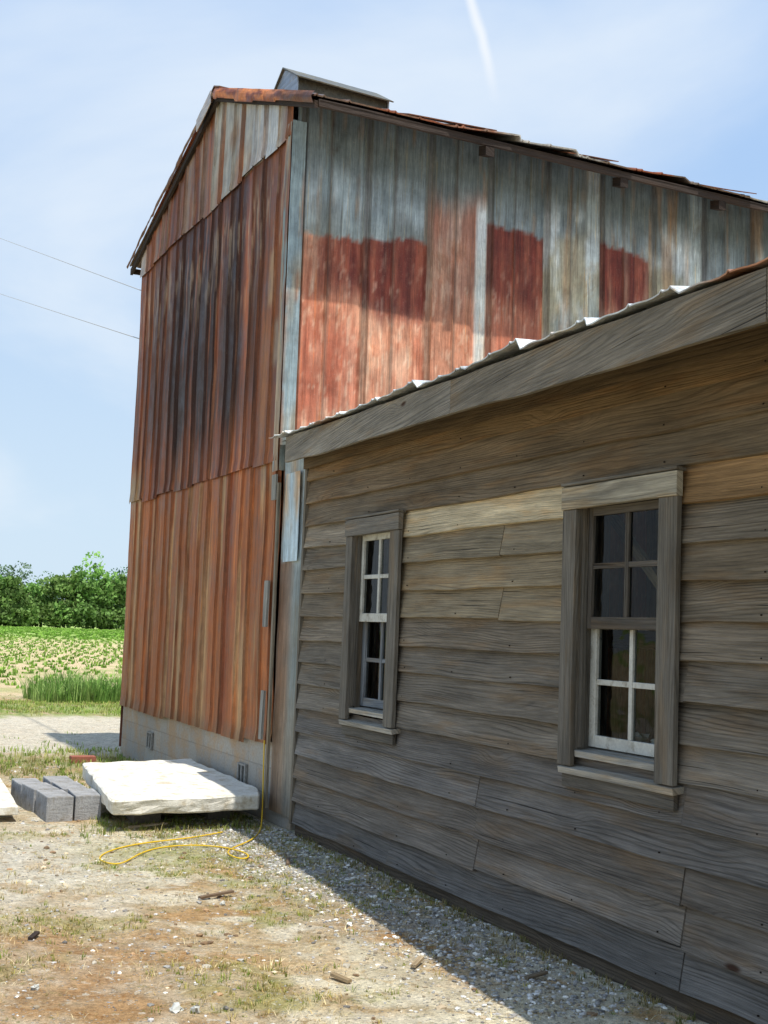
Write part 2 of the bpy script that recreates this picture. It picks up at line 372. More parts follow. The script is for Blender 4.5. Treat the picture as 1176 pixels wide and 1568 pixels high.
def cf3(x,z):
    n=fbm(x*8,z*1.6,6); c=np.ones(x.shape+(3,))*[140,156,160]; c=mixc(c,[178,148,112],sm(.5,.7,n)*.6*sm(4.6,4.2,z)); return mixc(c,[140,84,58],sm(.55,.68,fbm(x*20,z*2,7))*.5)
zz=np.linspace(2.7,5.56,100); xx=np.linspace(XW-.055,XW+.065,5); X,Z=np.meshgrid(xx,zz,indexing='ij')
mesh_obj('corner_flashing_side',np.stack([X,YC+lean(Z)-.042-(fbm(X*6,Z*3,3)-.5)*.008,Z],-1).reshape(-1,3),grid_faces(5,100),M_metal,lin(cf3(X,Z))*.9,parent=barn)
# foundation
m,nt,b=newmat('concrete_block_wall'); g=N(nt); oc=g.n('ShaderNodeTexCoord').outputs['Object']
sp=g.n('ShaderNodeSeparateXYZ'); g.lk(oc,sp.inputs[0]); bv=g.comb((g.math('ADD',sp.outputs[0],sp.outputs[1]),sp.outputs[2],0))
br=g.n('ShaderNodeTexBrick'); g.lk(bv,br.inputs['Vector']); br.inputs['Scale'].default_value=1; br.inputs['Brick Width'].default_value=.4; br.inputs['Row Height'].default_value=.2; br.inputs['Mortar Size'].default_value=.006
br.inputs['Color1'].default_value=(*lin([160,156,146]),1); br.inputs['Color2'].default_value=(*lin([148,144,136]),1); br.inputs['Mortar'].default_value=(*lin([138,134,126]),1)
n1=g.noise(oc,50,5,.7); n2=g.noise(oc,3,5,.7)
cc=g.mix(g.rng(n2,.42,.66,0,.75),br.outputs['Color'],tuple(lin([166,136,100]))); mu=g.rng(n1,.3,.7,.8,1.2,False); cc=g.mix(1.0,cc,g.comb((mu,mu,mu)),'MULTIPLY')
g.lk(cc,b.inputs['Base Color']); b.inputs['Roughness'].default_value=.95; g.bump(g.math('SUBTRACT',n1,g.math('MULTIPLY',br.outputs['Fac'],1.2)),.5,.006,b)
M_block=m
f=BB(); f.box(XW+.02,XW+.2,YC-.4,YL-.02,-.3,.6,(1,1,1)); f.box(XW+.2,BX1-.1,YL-.2,YL-.02,-.3,.6,(1,1,1)); f.box(BX1-.2,BX1-.02,YC+.02,YL-.2,-.3,.6,(1,1,1))
f.make('foundation',M_block,barn)
vb=BB(); vd=BB()
for vy in (9.68,12.55):
    vb.box(XW-.006,XW+.015,vy-.10,vy+.10,.2,.215,lin([140,138,132])); vb.box(XW-.006,XW+.015,vy-.10,vy+.10,.355,.37,lin([140,138,132]))
    for k in range(3): vb.box(XW-.005,XW+.015,vy-.10+k*.085,vy-.07+k*.085,.216,.354,lin([140,138,132]),2)
    vd.box(XW+.008,XW+.018,vy-.09,vy+.09,.217,.353,lin([15,14,13]))  # near-black plate painted as the shade inside each vent
vb.make('foundation_vents',M_stone,barn); vd.make('vent_shade_plates',M_stone,barn)
# roof
def roof_slope(name,side,x0,x1):
    xx=stations(x0,x1,.6,.05); nt_=26
    ye=YE0 if side<0 else YE1
    t=np.linspace(0,1,nt_); sid=np.floor((xx-x0)/.6)
    e=(vn(sid*5.3,2,3)-.5)*.10
    Y=YR+(ye+ (e*(-1 if side>0 else 1))-YR)[:,None]*t[None,:]
    X=np.repeat(xx[:,None],nt_,1)
    sag=(vn(sid*2.1,7,5)-.35)*.07*(np.mod(xx-x0,.6)/.6)
    Z=zroof(Y)+.03+rib(X,x0,.6,0,.012)+(fbm(X*1.2,Y*2,3)-.5)*.03+ sag[:,None]*t[None,:]**6
    c=mixc(np.ones(X.shape+(3,))*[118,100,86],[150,86,58],sm(.4,.6,fbm(X*2,Y*2,5))); c=mixc(c,[172,168,160],sm(.5,.65,fbm(X*1.7+9,Y*.6,2)))
    ob=mesh_obj(name,np.stack([X,Y,Z],-1).reshape(-1,3),grid_faces(len(xx),nt_),M_roofx,lin(c),parent=barn)
    m=ob.modifiers.new('s','SOLIDIFY'); m.thickness=.012; m.offset=0
roof_slope('roof_sheets_near',-1,XW-.10,BX1+.1); roof_slope('roof_sheets_far',1,XW-.10,BX1+.1)
rb=BB(); dk=lin([62,52,46])
for s,ye in ((-1,YE0+.05),(1,YE1-.06)):
    ze=zroof(ye)-.035
    rb.board((XW-.06,ye,ze),(BX1+.05,ye,ze),(0,0,1),(0,1,0),.055,.03,dk,st=.3,jw=.005)
    rb.board((XW-.075,YR,ZR-.05),(XW-.075,ye,zroof(ye)-.05),(0,0,1),(1,0,0),.065,.03,dk*.8,st=.4,jw=.005)
for px in (4.86,6.2,7.28,8.4): rb.board((px,YE0+.04,zroof(YE0)-.085),(px,YE0+.16,zroof(YE0)-.05),(0,0,1),(1,0,0),.08,.08,dk*.6,st=2)
rb.make('roof_timbers',M_trim,barn)
mesh_obj('soffit',[(XW-.05,YE0+.03,zroof(YE0+.03)-.012),(BX1,YE0+.03,zroof(YE0+.03)-.012),(BX1,YC+.08,zroof(YC+.08)-.02),(XW-.05,YC+.08,zroof(YC+.08)-.02)],[(0,1,2,3)],M_dark,parent=barn)
def rake(name,ya,yb,h,cf):
    yy=np.arange(min(ya,yb),max(ya,yb),.03); t=np.linspace(0,1,6); Y,T=np.meshgrid(yy,t,indexing='ij')
    Z=zroof(Y)+.05-T*(h+ .05*(vn(np.floor(Y/.55)*3.3,1,2)-.5)); X=XW-.115-.02*np.sin(T*3)-(fbm(Y*5,T*2,3)-.5)*.03
    mesh_obj(name,np.stack([X,Y,Z],-1).reshape(-1,3),grid_faces(len(yy),6),M_metal,desat(lin(cf(Y,T)),.04)*1.2,parent=barn)
rake('rake_flashing_near',YE0,YR,.11,lambda y,t:mixc(mixc(np.ones(y.shape+(3,))*[178,108,58],[118,64,40],sm(.45,.6,fbm(y*4,t*3,3))),[70,48,36],sm(9.5,8.9,y)*.7))
rake('rake_flashing_far',YR,YE1-.02,.06,lambda y,t:mixc(np.ones(y.shape+(3,))*[100,72,58],[150,150,146],sm(12.0,11.6,y)*.4))
rc_=BB(); 
for sg,sl in ((-1,SR),(1,SLf)): rc_.board((XW-.12,YR+sg*.09,ZR+.035-.09*(sl-.3)),(BX1+.1,YR+sg*.09,ZR+.035-.09*(sl-.3)),(0,1,-sg*sl),(0,sg*sl,1),.2,.01,lin([150,110,80]),st=.4,jw=.006)
rc_.board((XW-.13,YR+.05,ZR-.02),(XW-.15,YR+.42,ZR-.2),(0,.2,1),(1,0,0),.13,.006,lin([190,180,172]),st=.1,jw=.012)
for (x0,x1,y,lf) in ((4.1,4.9,8.62,.03),(5.6,6.1,8.6,.02),(7.0,7.6,8.58,.02)):
    rc_.board((x0,y,zroof(y)+.045),(x1,y-.02,zroof(y)+.045+lf),(0,1,SR),(0,-SR,1),.30,.008,lin([128,84,62]),st=.1,jw=.016,jt=.006)
rc_.make('ridge_cap',M_roofx,barn)
vx0,vx1=3.97,5.0; hz=6.99
gv=lin([104,102,90]); V=[];F_=[];C=[]
def q(a,b_,c_,d,col):
    i=len(V); V.extend([a,b_,c_,d]); F_.append((i,i+1,i+2,i+3)); C.extend([col]*4)
for s in (-1,1):
    y1=YR+s*.42; z1=hz-.25
    q((vx0,YR,hz),(vx1,YR,hz-.03),(vx1,y1,z1-.03),(vx0,y1,z1),gv*1.0)
    y2=YR+s*.34; q((vx0+.04,y2,z1+.04),(vx1-.04,y2,z1+.01),(vx1-.04,y2,zroof(y2)),(vx0+.04,y2,zroof(y2)),gv*.55)
for vx,dz in ((vx0+.03,0),(vx1-.03,-.03)):
    V0=len(V); V+= [(vx,YR,hz-.02+dz),(vx,YR-.37,hz-.22+dz),(vx,YR-.37,zroof(YR-.37)),(vx,YR+.37,zroof(YR+.37)),(vx,YR+.37,hz-.22+dz)]; C+=[lin([150,162,174])]*5; F_.append((V0,V0+1,V0+2,V0+3,V0+4))
ob=mesh_obj('ridge_ventilator',V,F_,M_roofx,C,parent=barn); mm=ob.modifiers.new('s','SOLIDIFY'); mm.thickness=.012; mm.offset=0

# ================================================================ SHED
shed=empty('wooden_shed')
SY0,SY1=0.6,8.42; EX=.165; Z0=.08
wins=[(6.77,7.57,.90,2.21,'white_up'),(4.13,4.98,.89,2.20,'white_low')]
KW=.93
rowr=rng.rand(40,3)
def bcol(y,z,k=0):
    r=rng.rand(2); q_=rowr[k]
    c=np.array([124,116,104.])
    if z>2.3: c=np.array([120,100,74.])  # upper rows browned and darkened: eave shading painted into the board colour
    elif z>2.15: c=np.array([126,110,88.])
    elif z>1.5: c=np.array([130,121,107.])
    elif z<.75: c=np.array([119,115,110.])
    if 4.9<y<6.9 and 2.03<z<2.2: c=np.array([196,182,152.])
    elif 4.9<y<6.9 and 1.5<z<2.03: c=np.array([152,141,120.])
    if y<4.2 and 2.0<z<2.35: c=np.array([142,114,80.])
    c=c+(q_[0]-.5)*20+(r[0]-.5)*9; c=c+(q_[1]-.5)*np.array([8,0,-10.])
    return lin(np.clip(c,20,250))*KW
bo=BB(); nails=[]
rows=int((2.76-Z0)/EX)+1
for k in range(rows):
    z=Z0+k*EX
    joints=[SY0,SY1]
    if k in (1,2,3) : joints.append(5.80)
    if k in(0,1,2,4,7): joints.append(4.11)
    if k in (0,): joints.append(6.85)
    if k in (10,13): joints.append(3.2)
    if k in (9,11): joints.append(5.62)
    joints=sorted(set(joints))
    segs=[(a,b) for a,b in zip(joints[:-1],joints[1:]) if b-a>.1]
    out=[]
    for a,b in segs:
        cur=[(a,b)]
        for (w0,w1,wz0,wz1,_) in wins:
            if z+EX>wz0+.09 and z<wz1-.09:
                nx=[]
                for (p,q_) in cur:
                    if p<w0+.08 and q_>w0+.08: nx.append((p,min(q_,w0+.08)))
                    if q_>w1-.06 and p<w1-.06: nx.append((max(p,w1-.06),q_))
                    if q_<=w0+.08 or p>=w1-.06: nx.append((p,q_))
                cur=nx
        out+=cur
    for a,b in out:
        if b-a<.02: continue
        dz=(rng.rand()-.5)*.010; dx=(rng.rand()-.5)*.006
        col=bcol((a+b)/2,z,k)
        zc=z+.095+dz; dt=(rng.rand()-.5)*.012
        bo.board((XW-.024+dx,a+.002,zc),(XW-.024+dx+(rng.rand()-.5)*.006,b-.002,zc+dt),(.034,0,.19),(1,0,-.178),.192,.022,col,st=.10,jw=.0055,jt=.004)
        y=math.ceil(a/.61)*.61
        while y<b:
            if y-a>.02 and rng.rand()<.8: nails.append((XW-.034-.013,y+(rng.rand()-.5)*.03,z+.03+dz))
            y+=.61
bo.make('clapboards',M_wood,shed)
nb=BB()
for (x,y,z) in nails: nb.box(x-.003,x+.004,y-.003,y+.003,z-.003,z+.003,lin([40,30,24]))
nb.make('nail_heads',M_stone,shed)
eb=BB()
for k in range(rows+3):
    z=Z0+k*EX
    if z>3.25: break
    xa=XW if z<2.7 else XW+(z-2.7)/.2; xb=8.4-(0 if z<2.7 else (z-2.7)/.2)
    eb.board((xa,SY0-.02,z+.095),(xb,SY0-.02,z+.095),(0,.018,.19),(0,1,-.095),.19,.019,bcol(3,z,k),st=.4,jw=.003)
    if z<2.7: eb.board((8.4,SY0,z+.095),(8.4,YC-.05,z+.095),(-.018,0,.19),(1,0,.095),.19,.019,bcol(3,z,k),st=.4,jw=.003)
eb.box(XW-.03,XW+.0,SY0,SY0+.1,.05,2.75,bcol(3,1)); eb.box(XW-.05,XW+.01,SY1-.0,SY1+.035,.08,2.72,lin([124,118,106])*KW)
eb.make('end_clapboards',M_wood,shed)
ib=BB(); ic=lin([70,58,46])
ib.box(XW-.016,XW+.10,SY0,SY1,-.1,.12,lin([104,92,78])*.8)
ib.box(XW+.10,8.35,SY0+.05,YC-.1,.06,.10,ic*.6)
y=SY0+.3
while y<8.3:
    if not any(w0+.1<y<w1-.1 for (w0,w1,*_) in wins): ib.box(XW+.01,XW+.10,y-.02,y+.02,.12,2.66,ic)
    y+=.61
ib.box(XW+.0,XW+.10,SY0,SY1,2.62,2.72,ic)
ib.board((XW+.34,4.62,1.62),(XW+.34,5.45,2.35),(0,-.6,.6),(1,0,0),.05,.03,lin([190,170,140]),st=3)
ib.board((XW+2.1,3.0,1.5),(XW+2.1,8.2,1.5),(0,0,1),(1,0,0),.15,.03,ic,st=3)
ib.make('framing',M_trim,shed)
# windows -------------------------------------------------
m,nt,b=newmat('window_glass'); nt.nodes.remove(b); g=N(nt); o=[x for x in nt.nodes if x.type=='OUTPUT_MATERIAL'][0]
tr=g.n('ShaderNodeBsdfTransparent'); tr.inputs[0].default_value=(.62,.66,.66,1); gl=g.n('ShaderNodeBsdfGlossy'); gl.inputs['Roughness'].default_value=.03
fr=g.n('ShaderNodeFresnel'); fr.inputs[0].default_value=1.28; mx=g.n('ShaderNodeMixShader'); oc=g.n('ShaderNodeTexCoord').outputs['Object']
bp=g.n('ShaderNodeBump'); bp.inputs['Strength'].default_value=.35; bp.inputs['Distance'].default_value=.014; g.lk(g.noise(oc,5,2,.5),bp.inputs['Height']); g.lk(bp.outputs[0],gl.inputs['Normal']); 
g.lk(fr.outputs[0],mx.inputs[0]); g.lk(tr.outputs[0],mx.inputs[1]); g.lk(gl.outputs[0],mx.inputs[2])
du=g.n('ShaderNodeBsdfDiffuse'); du.inputs[0].default_value=(.2,.18,.15,1); mx2=g.n('ShaderNodeMixShader'); g.lk(g.rng(g.noise(oc,9,5,.7),.5,.8,.0,.08),mx2.inputs[0]); g.lk(mx.outputs[0],mx2.inputs[1]); g.lk(du.outputs[0],mx2.inputs[2]); g.lk(mx2.outputs[0],o.inputs[0])
M_glass=m
M_white=simple_mat('chipped_white_paint',(190,190,182),.6,.12,60,.3,.002,.35,0,(132,124,108))
for wi,(w0,w1,z0,z1,kind) in enumerate(wins):
    wb=BB(); wh=BB(); gy=BB()
    oc_=lin([122,117,108])*KW
    a0,a1=w0+.125,w1-.105; b0,b1=z0+.085,z1-.10
    xf=XW-.072
    wb.board((xf,(w0+a0)/2,z0+.0),(xf,(w0+a0)/2,z1-.108),(0,1,0),(1,0,0),a0-w0,.026,oc_*.95,st=.2,jw=.003)
    wb.board((xf,(w1+a1)/2,z0+.0),(xf,(w1+a1)/2,z1-.112),(0,1,0),(1,0,0),w1-a1,.026,oc_*.9,st=.2,jw=.003)
    wb.board((xf-.004,w0-.006,z1-.055),(xf-.004,w1+.006,z1-.055),(0,0,1),(1,0,0),.105,.034,lin([172,166,150])*KW if wi==1 else oc_,st=.2,jw=.003)
    wb.board((xf-.0,w0-.010,z1+.008),(xf-.0,w1+.006,z1+.008),(1,0,-.12),(.12,0,1),.05,.014,oc_*.9,st=.2,jw=.002)
    wb.board((xf+.026,w0-.004,z0-.018),(xf+.026,w1-.010,z0-.018),(1,0,.16),(-.16,0,1),.08,.03,lin([166,161,150])*KW,st=.2,jw=.003)
    wb.board((XW-.058,w0+.01,z0-.068),(XW-.058,w1-.02,z0-.068),(0,0,1),(1,0,0),.066,.022,oc_*.65,st=.2,jw=.002)
    for yy_ in (a0-.012,a1+.012): wb.box(XW-.058,XW+.12,yy_-.012,yy_+.012,b0-.02,b1+.02,oc_*.75,2)
    wb.box(XW-.058,XW+.12,a0,a1,b1,b1+.024,oc_*.7,1)
    wb.board((XW+.02,a0,b0-.02),(XW+.02,a1,b0-.02),(1,0,.1),(-.1,0,1),.16,.03,lin([166,163,154])*KW,st=1)
    for ya,yb in ((a0,a0+.02),(a1-.022,a1)): wb.box(XW-.045,XW-.022,ya,yb,b0,b1,oc_*.6,2)
    zm=(b0+b1)/2
    def sash(B,x,za,zb_,col,rail_b=.055,rail_t=.04):
        s=.05
        B.box(x,x+.032,a0+.002,a0+s,za,zb_,col,2); B.box(x,x+.032,a1-s,a1-.002,za,zb_,col,2)
        B.box(x+.001,x+.031,a0+s,a1-s,za,za+rail_b,col,1); B.box(x+.001,x+.031,a0+s,a1-s,zb_-rail_t,zb_,col,1)
        ym=(a0+a1)/2; B.box(x+.004,x+.027,ym-.013,ym+.013,za+rail_b,zb_-rail_t,col,2)
        zc=(za+rail_b+zb_-rail_t)/2
        B.box(x+.006,x+.025,a0+s,ym-.013,zc-.013,zc+.013,col,1); B.box(x+.006,x+.025,ym+.013,a1-s,zc-.013,zc+.013,col,1)
    W=lin([215,217,216]); Gc=lin([104,98,90])*.8
    if kind=='white_low': sash(gy,XW-.02,zm-.01,b1-.002,Gc); sash(wh,XW+.016,b0+.005,zm+.03,W)
    else: sash(wh,XW-.02,zm-.01,b1-.002,W); sash(gy,XW+.016,b0+.005,zm+.03,lin([128,134,140])*.9)
    wb.make('window_casing',M_trim,shed,.002); wh.make('window_sash_white',M_white,shed,.002); gy.make('window_sash_grey',M_trim,shed,.002)
    for xx_,za,zb_ in ((XW-.004,zm,b1-.03),(XW+.032,b0+.04,zm+.01)):
        mesh_obj('window_glass',[(xx_,a0+.03,za),(xx_,a0+.03,zb_),(xx_,a1-.03,zb_),(xx_,a1-.03,za)],[(0,1,2,3)],M_glass,parent=shed)
bm=bmesh.new()
for (y_,s_) in ((4.36,.05),(4.45,.035),(4.60,.04),(7.1,.04)):
    r=bmesh.ops.create_icosphere(bm,subdivisions=2,radius=s_,matrix=Matrix.Translation((XW+.10,y_,1.06)))
    for v in r['verts']:
        v.co+=Vector((rng.rand()-.5,rng.rand()-.5,rng.rand()-.5))*s_*.8; v.co.z=1.04+(v.co.z-1.06)*.7
me=bpy.data.meshes.new('rags'); bm.to_mesh(me); bm.free(); ob=bpy.data.objects.new('sill_rags',me); scene.collection.objects.link(ob); ob.parent=shed; me.materials.append(M_white)
# fascia, rafter tails, shed roof
def ov(y): return .12+.083*(8.7-np.asarray(y,float))
def fz(y): return 1.47+1.202*(XW-ov(y))/(XW-.22)
def FH(y): return .200*(XW-ov(y))/(XW-.22)+.012*sm(7,4,y)
fb=BB()
def fascia(y0,y1,col,zo=0):
    n=max(2,int((y1-y0)/.08)); b0=len(fb.v); so=rng.rand()*30
    for i in range(n+1):
        y=y0+(y1-y0)*i/n; x=XW-ov(y); zb=fz(y)+zo+(vn(y*2.3,0,1)-.5)*.016; zt_=fz(y)+FH(y)-.010+(vn(y*3.1,4,2)-.5)*.010
        for (xx,zz) in ((x-.013,zb),(x-.013,zt_),(x+.013,zt_),(x+.013,zb)):
            fb.v.append((xx,y,zz)); fb.c.append(col); fb.u.append((so+y,zz+xx))
        if i:
            o=b0+4*(i-1)
            for e in range(4): e2=(e+1)%4; fb.f.append((o+e,o+e2,o+4+e2,o+4+e))
    fb.f.append((b0+3,b0+2,b0+1,b0)); o=b0+4*n; fb.f.append((o,o+1,o+2,o+3))
fascia(5.60,8.66,lin([140,133,121])*.95); fascia(3.05,5.597,lin([128,120,107])*.95); fascia(.5,3.045,lin([124,115,102])*.95,.006)
for k in range(14):
    y=.7+k*.61; fb.board((XW-ov(y)+.016,y,fz(y)+.12),(XW+.1,y,2.82),(0,0,1),(0,1,0),.08,.04,lin([92,78,64])*.8,st=3)
fb.board((XW-.06,SY0,2.70),(XW-.06,8.44,2.70),(0,0,1),(1,0,0),.10,.02,lin([104,86,62])*.9,st=.3,jw=.003)
fb.make('fascia_boards',M_wood,shed)
dy=np.linspace(.5,8.9,30); DV=[];
for y in dy: DV+= [(XW-ov(y)+.02,y,float(fz(y)+FH(y))-.014),(5.9,y,3.36)]
mesh_obj('roof_deck',DV,[(2*i,2*i+1,2*i+3,2*i+2) for i in range(29)],M_dark,parent=shed)
yr=stations(.45,8.98,.62,.04); sidx=np.floor((yr-.45)/.62)
def shed_roof(name,s):
    nx=30; t=np.linspace(0,1,nx); p=np.mod(yr-.45,.62)/.62
    e=(vn(sidx*4.7,3,6))*.05
    Y=np.repeat(yr[:,None],nx,1); T=np.repeat(t[None,:],len(yr),0)
    if s<0:
        xe=XW-ov(yr)-.02-e; X=5.9+(xe-5.9)[:,None]*t
        lift=(.046*(1-p)*(vn(sidx*9.1,1,4)*1.2)+.004*np.sin(p*18))[:,None]*np.clip((T-.8)/.2,0,1)**2
        ze=(fz(yr)+FH(yr)+.002)[:,None]; Z=3.40+(ze-3.40)*T+lift
    else: X=5.9+(8.75-5.9)*T; Z=3.40-.53*T
    Z=Z+rib(Y,.45,.62,0,.010)+(fbm(X*1.5,Y*1.5,4)-.5)*.010
    c=mixc(np.ones(Y.shape+(3,))*[180,184,186],[150,106,80],sm(.58,.72,fbm(X*1.5,Y*1.3,2)))
    ob=mesh_obj(name,np.stack([X,Y,Z],-1).reshape(-1,3),grid_faces(len(yr),nx,flip=s>0),M_roofx,lin(c)*1.3,parent=shed)
    m=ob.modifiers.new('s','SOLIDIFY'); m.thickness=.006; m.offset=0
shed_roof('roof_sheets',-1); shed_roof('roof_sheets_rear',1)

# ================================================================ GROUND
def hgt(x,y):
    near=np.exp(-(((x-2)/14)**2+((y-8)/14)**2))
    return ((fbm(x*.7,y*.7,2)-.5)*.05+(fbm(x*3.5,y*3.5,5)-.5)*.035+(fbm(x*14,y*14,8)-.5)*.018)*near
def gcol(x,y):
    n=fbm(x*1.1,y*1.1,1); n2=fbm(x*3.2,y*3.2,4); n3=fbm(x*8,y*8,7); n4=fbm(x*.7+5,y*.7,9)
    c=np.ones(x.shape+(3,))*[216,202,170]
    c=mixc(c,[196,166,120],sm(.42,.6,n)*.7)
    c=mixc(c,[184,136,80],sm(.54,.68,n2)*.65)
    c=mixc(c,[240,230,204],sm(.48,.58,n4*.4+n3*.6)*.9)
    c=mixc(c,[164,162,92],sm(.50,.62,fbm(x*1.6+3,y*1.6,11))*sm(.4,.6,n3)*.75)
    c=mixc(c,[180,140,104],np.exp(-((x-1.2)/.8)**2-((y-5.4)/1.2)**2)*.5)
    gr=np.exp(-((x-3.0)/.45)**2)*sm(9.8,9.0,y)*sm(4.2,5.8,y); c=mixc(c,[190,188,186],gr*.92*sm(.25,.5,n3))
    c=mixc(c,[224,216,200],np.exp(-((x-1.3)/.8)**2-((y-8.2)/1.6)**2)*.7)
    c=mixc(c,[246,234,202],np.exp(-((x-2.4)/.55)**2-((y-4.5)/.9)**2)*.9*sm(.35,.55,n2))
    c=mixc(c,[196,136,70],np.exp(-((x-2.78)/.2)**2-((y-5.5)/.8)**2)*.7*sm(.4,.6,n3))
    c=mixc(c,[150,154,84],np.exp(-((x-2.35)/.45)**2-((y-8.0)/.4)**2)*.5)
    c=mixc(c,[176,154,116],sm(11,12.5,y)*.5)
    c=mixc(c,[222,212,192],sm(14.0,15,y+n2)*sm(20.4,19.6,y+n2)*.9)
    c=mixc(c,[138,146,84],sm(12.6,13.4,y+n2*1.5)*sm(15.0,14.0,y+n2)*sm(.4,.55,n3)*.5)
    c=mixc(c,[136,162,76],sm(19.8,20.6,y+n2*1.5)*sm(24.5,22.5,y+n2*2)*sm(.3,.55,n3)*.75)
    fl=sm(23.5,25,y); fc=mixc(np.ones(x.shape+(3,))*[218,194,154],[158,170,98],sm(.50,.66,fbm(x*.5,y*2.2,3))*.5)
    c=mixc(c,fc,fl); c=mixc(c,[146,176,86],sm(70,125,y)*.9)
    return lin(np.clip(c,0,255))
a=1.4; tx=np.linspace(-7.3,7.3,520); ty=np.linspace(-6.4,7.4,560)
gx=2.4+a*np.sinh(tx); gy_=7.0+a*np.sinh(ty)
X,Y=np.meshgrid(gx,gy_,indexing='ij'); Zg=hgt(X,Y)
m,nt,b=newmat('dirt_ground'); g=N(nt); col=g.n('ShaderNodeVertexColor',layer_name='Col').outputs[0]; oc=g.n('ShaderNodeTexCoord').outputs['Object']
n1=g.noise(oc,6,6,.7); n2=g.noise(oc,38,5,.75); n3=g.noise(oc,160,3,.7)
vo=g.n('ShaderNodeTexVoronoi'); vo.inputs['Scale'].default_value=60; g.lk(oc,vo.inputs['Vector'])
mul=g.math('MULTIPLY',g.math('MULTIPLY',g.rng(n1,.3,.7,.80,1.2,False),g.rng(n2,.3,.7,.62,1.36,False)),g.rng(n3,.3,.7,.78,1.22,False))
c=g.mix(1.0,col,g.comb((mul,mul,mul)),'MULTIPLY')
c=g.mix(g.rng(g.noise(oc,9,5,.75,.6),.55,.63,0,.7),c,g.mix(1.0,c,(.68,.53,.34),'MULTIPLY'))
c=g.mix(g.rng(g.noise(g.mapv(oc,(1,1,1),(4,9,1)),13,5,.75,.6),.58,.66,0,.65),c,tuple(lin([120,120,56])))
c=g.mix(g.rng(g.noise(g.mapv(oc,(1,1,1),(14,2,1)),17,5,.8,.4),.57,.65,0,.65),c,tuple(lin([240,232,212])))
peb=g.rng(vo.outputs['Distance'],.28,.36,1,0); vs=g.n('ShaderNodeSeparateColor'); g.lk(vo.outputs['Color'],vs.inputs[0])
pm=g.math('MULTIPLY',peb,g.rng(vs.outputs[0],.70,.76)); pc=g.mix(vs.outputs[1],tuple(lin([120,114,108])),tuple(lin([225,220,210])))
c=g.mix(g.math('MULTIPLY',pm,.7),c,pc)
g.lk(c,b.inputs['Base Color']); b.inputs['Roughness'].default_value=.97; b.inputs['Specular IOR Level'].default_value=.1
g.bump(g.math('ADD',g.math('ADD',g.math('MULTIPLY',n2,1.2),g.math('MULTIPLY',n1,1.5)),g.math('ADD',g.math('MULTIPLY',pm,.8),g.math('MULTIPLY',n3,.6))),1.0,.022,b)
mesh_obj('ground',np.stack([X,Y,Zg],-1).reshape(-1,3),grid_faces(520,560,flip=True),m,gcol(X,Y),smooth=True)
def scatter_stones(name,n,fpos,fsize,cols):
    ico=bmesh.new(); bmesh.ops.create_icosphere(ico,subdivisions=1,radius=1); iv=np.array([v.co[:] for v in ico.verts]); fi=np.array([[v.index for v in f.verts] for f in ico.faces]); ico.free()
    V=[];F=[];C=[]; cols=np.array(cols,float)
    P=fpos(n); S=fsize(n)
    for i in range(n):
        q_=iv*(1+(rng.rand(len(iv),1)-.5)*.5)*S[i]*np.array([1,.6+.5*rng.rand(),.35+.3*rng.rand()]); th=rng.rand()*6.28
        R=np.array([[math.cos(th),-math.sin(th),0],[math.sin(th),math.cos(th),0],[0,0,1]]); q_=q_@R.T
        z=float(hgt(np.array(P[i,0]),np.array(P[i,1])))
        V.append(q_+[P[i,0],P[i,1],z+S[i]*.12]); F.append(fi+i*len(iv)); cc=cols[rng.randint(len(cols))]*(.75+.4*rng.rand()); C.append(np.repeat(lin(np.clip(cc,0,255))[None],len(iv),0))
    mesh_obj(name,np.concatenate(V),np.concatenate(F),M_stone,np.concatenate(C))
def fp(n):
    k=int(n*.66); a_=np.stack([3.0+rng.randn(k)*.24,4.2+rng.rand(k)*5.2],1); a_[:,0]=np.minimum(a_[:,0],3.36)
    b_=np.stack([-.5+rng.rand(n-k)*3.9,3.2+rng.rand(n-k)*10],1); return np.concatenate([a_,b_])
scatter_stones('gravel',9500,fp,lambda n:.004+.011*rng.rand(n)**3+.002,[[176,172,168],[198,196,192],[140,136,130],[222,218,208],[160,146,124]])
def fp2(n): return np.stack([.6+rng.rand(n)*2.7,3.8+rng.rand(n)*5.5],1)
scatter_stones('dirt_clods',260,fp2,lambda n:.008+.016*rng.rand(n)**2,[[160,130,98],[205,186,156],[140,116,90],[220,210,190]])
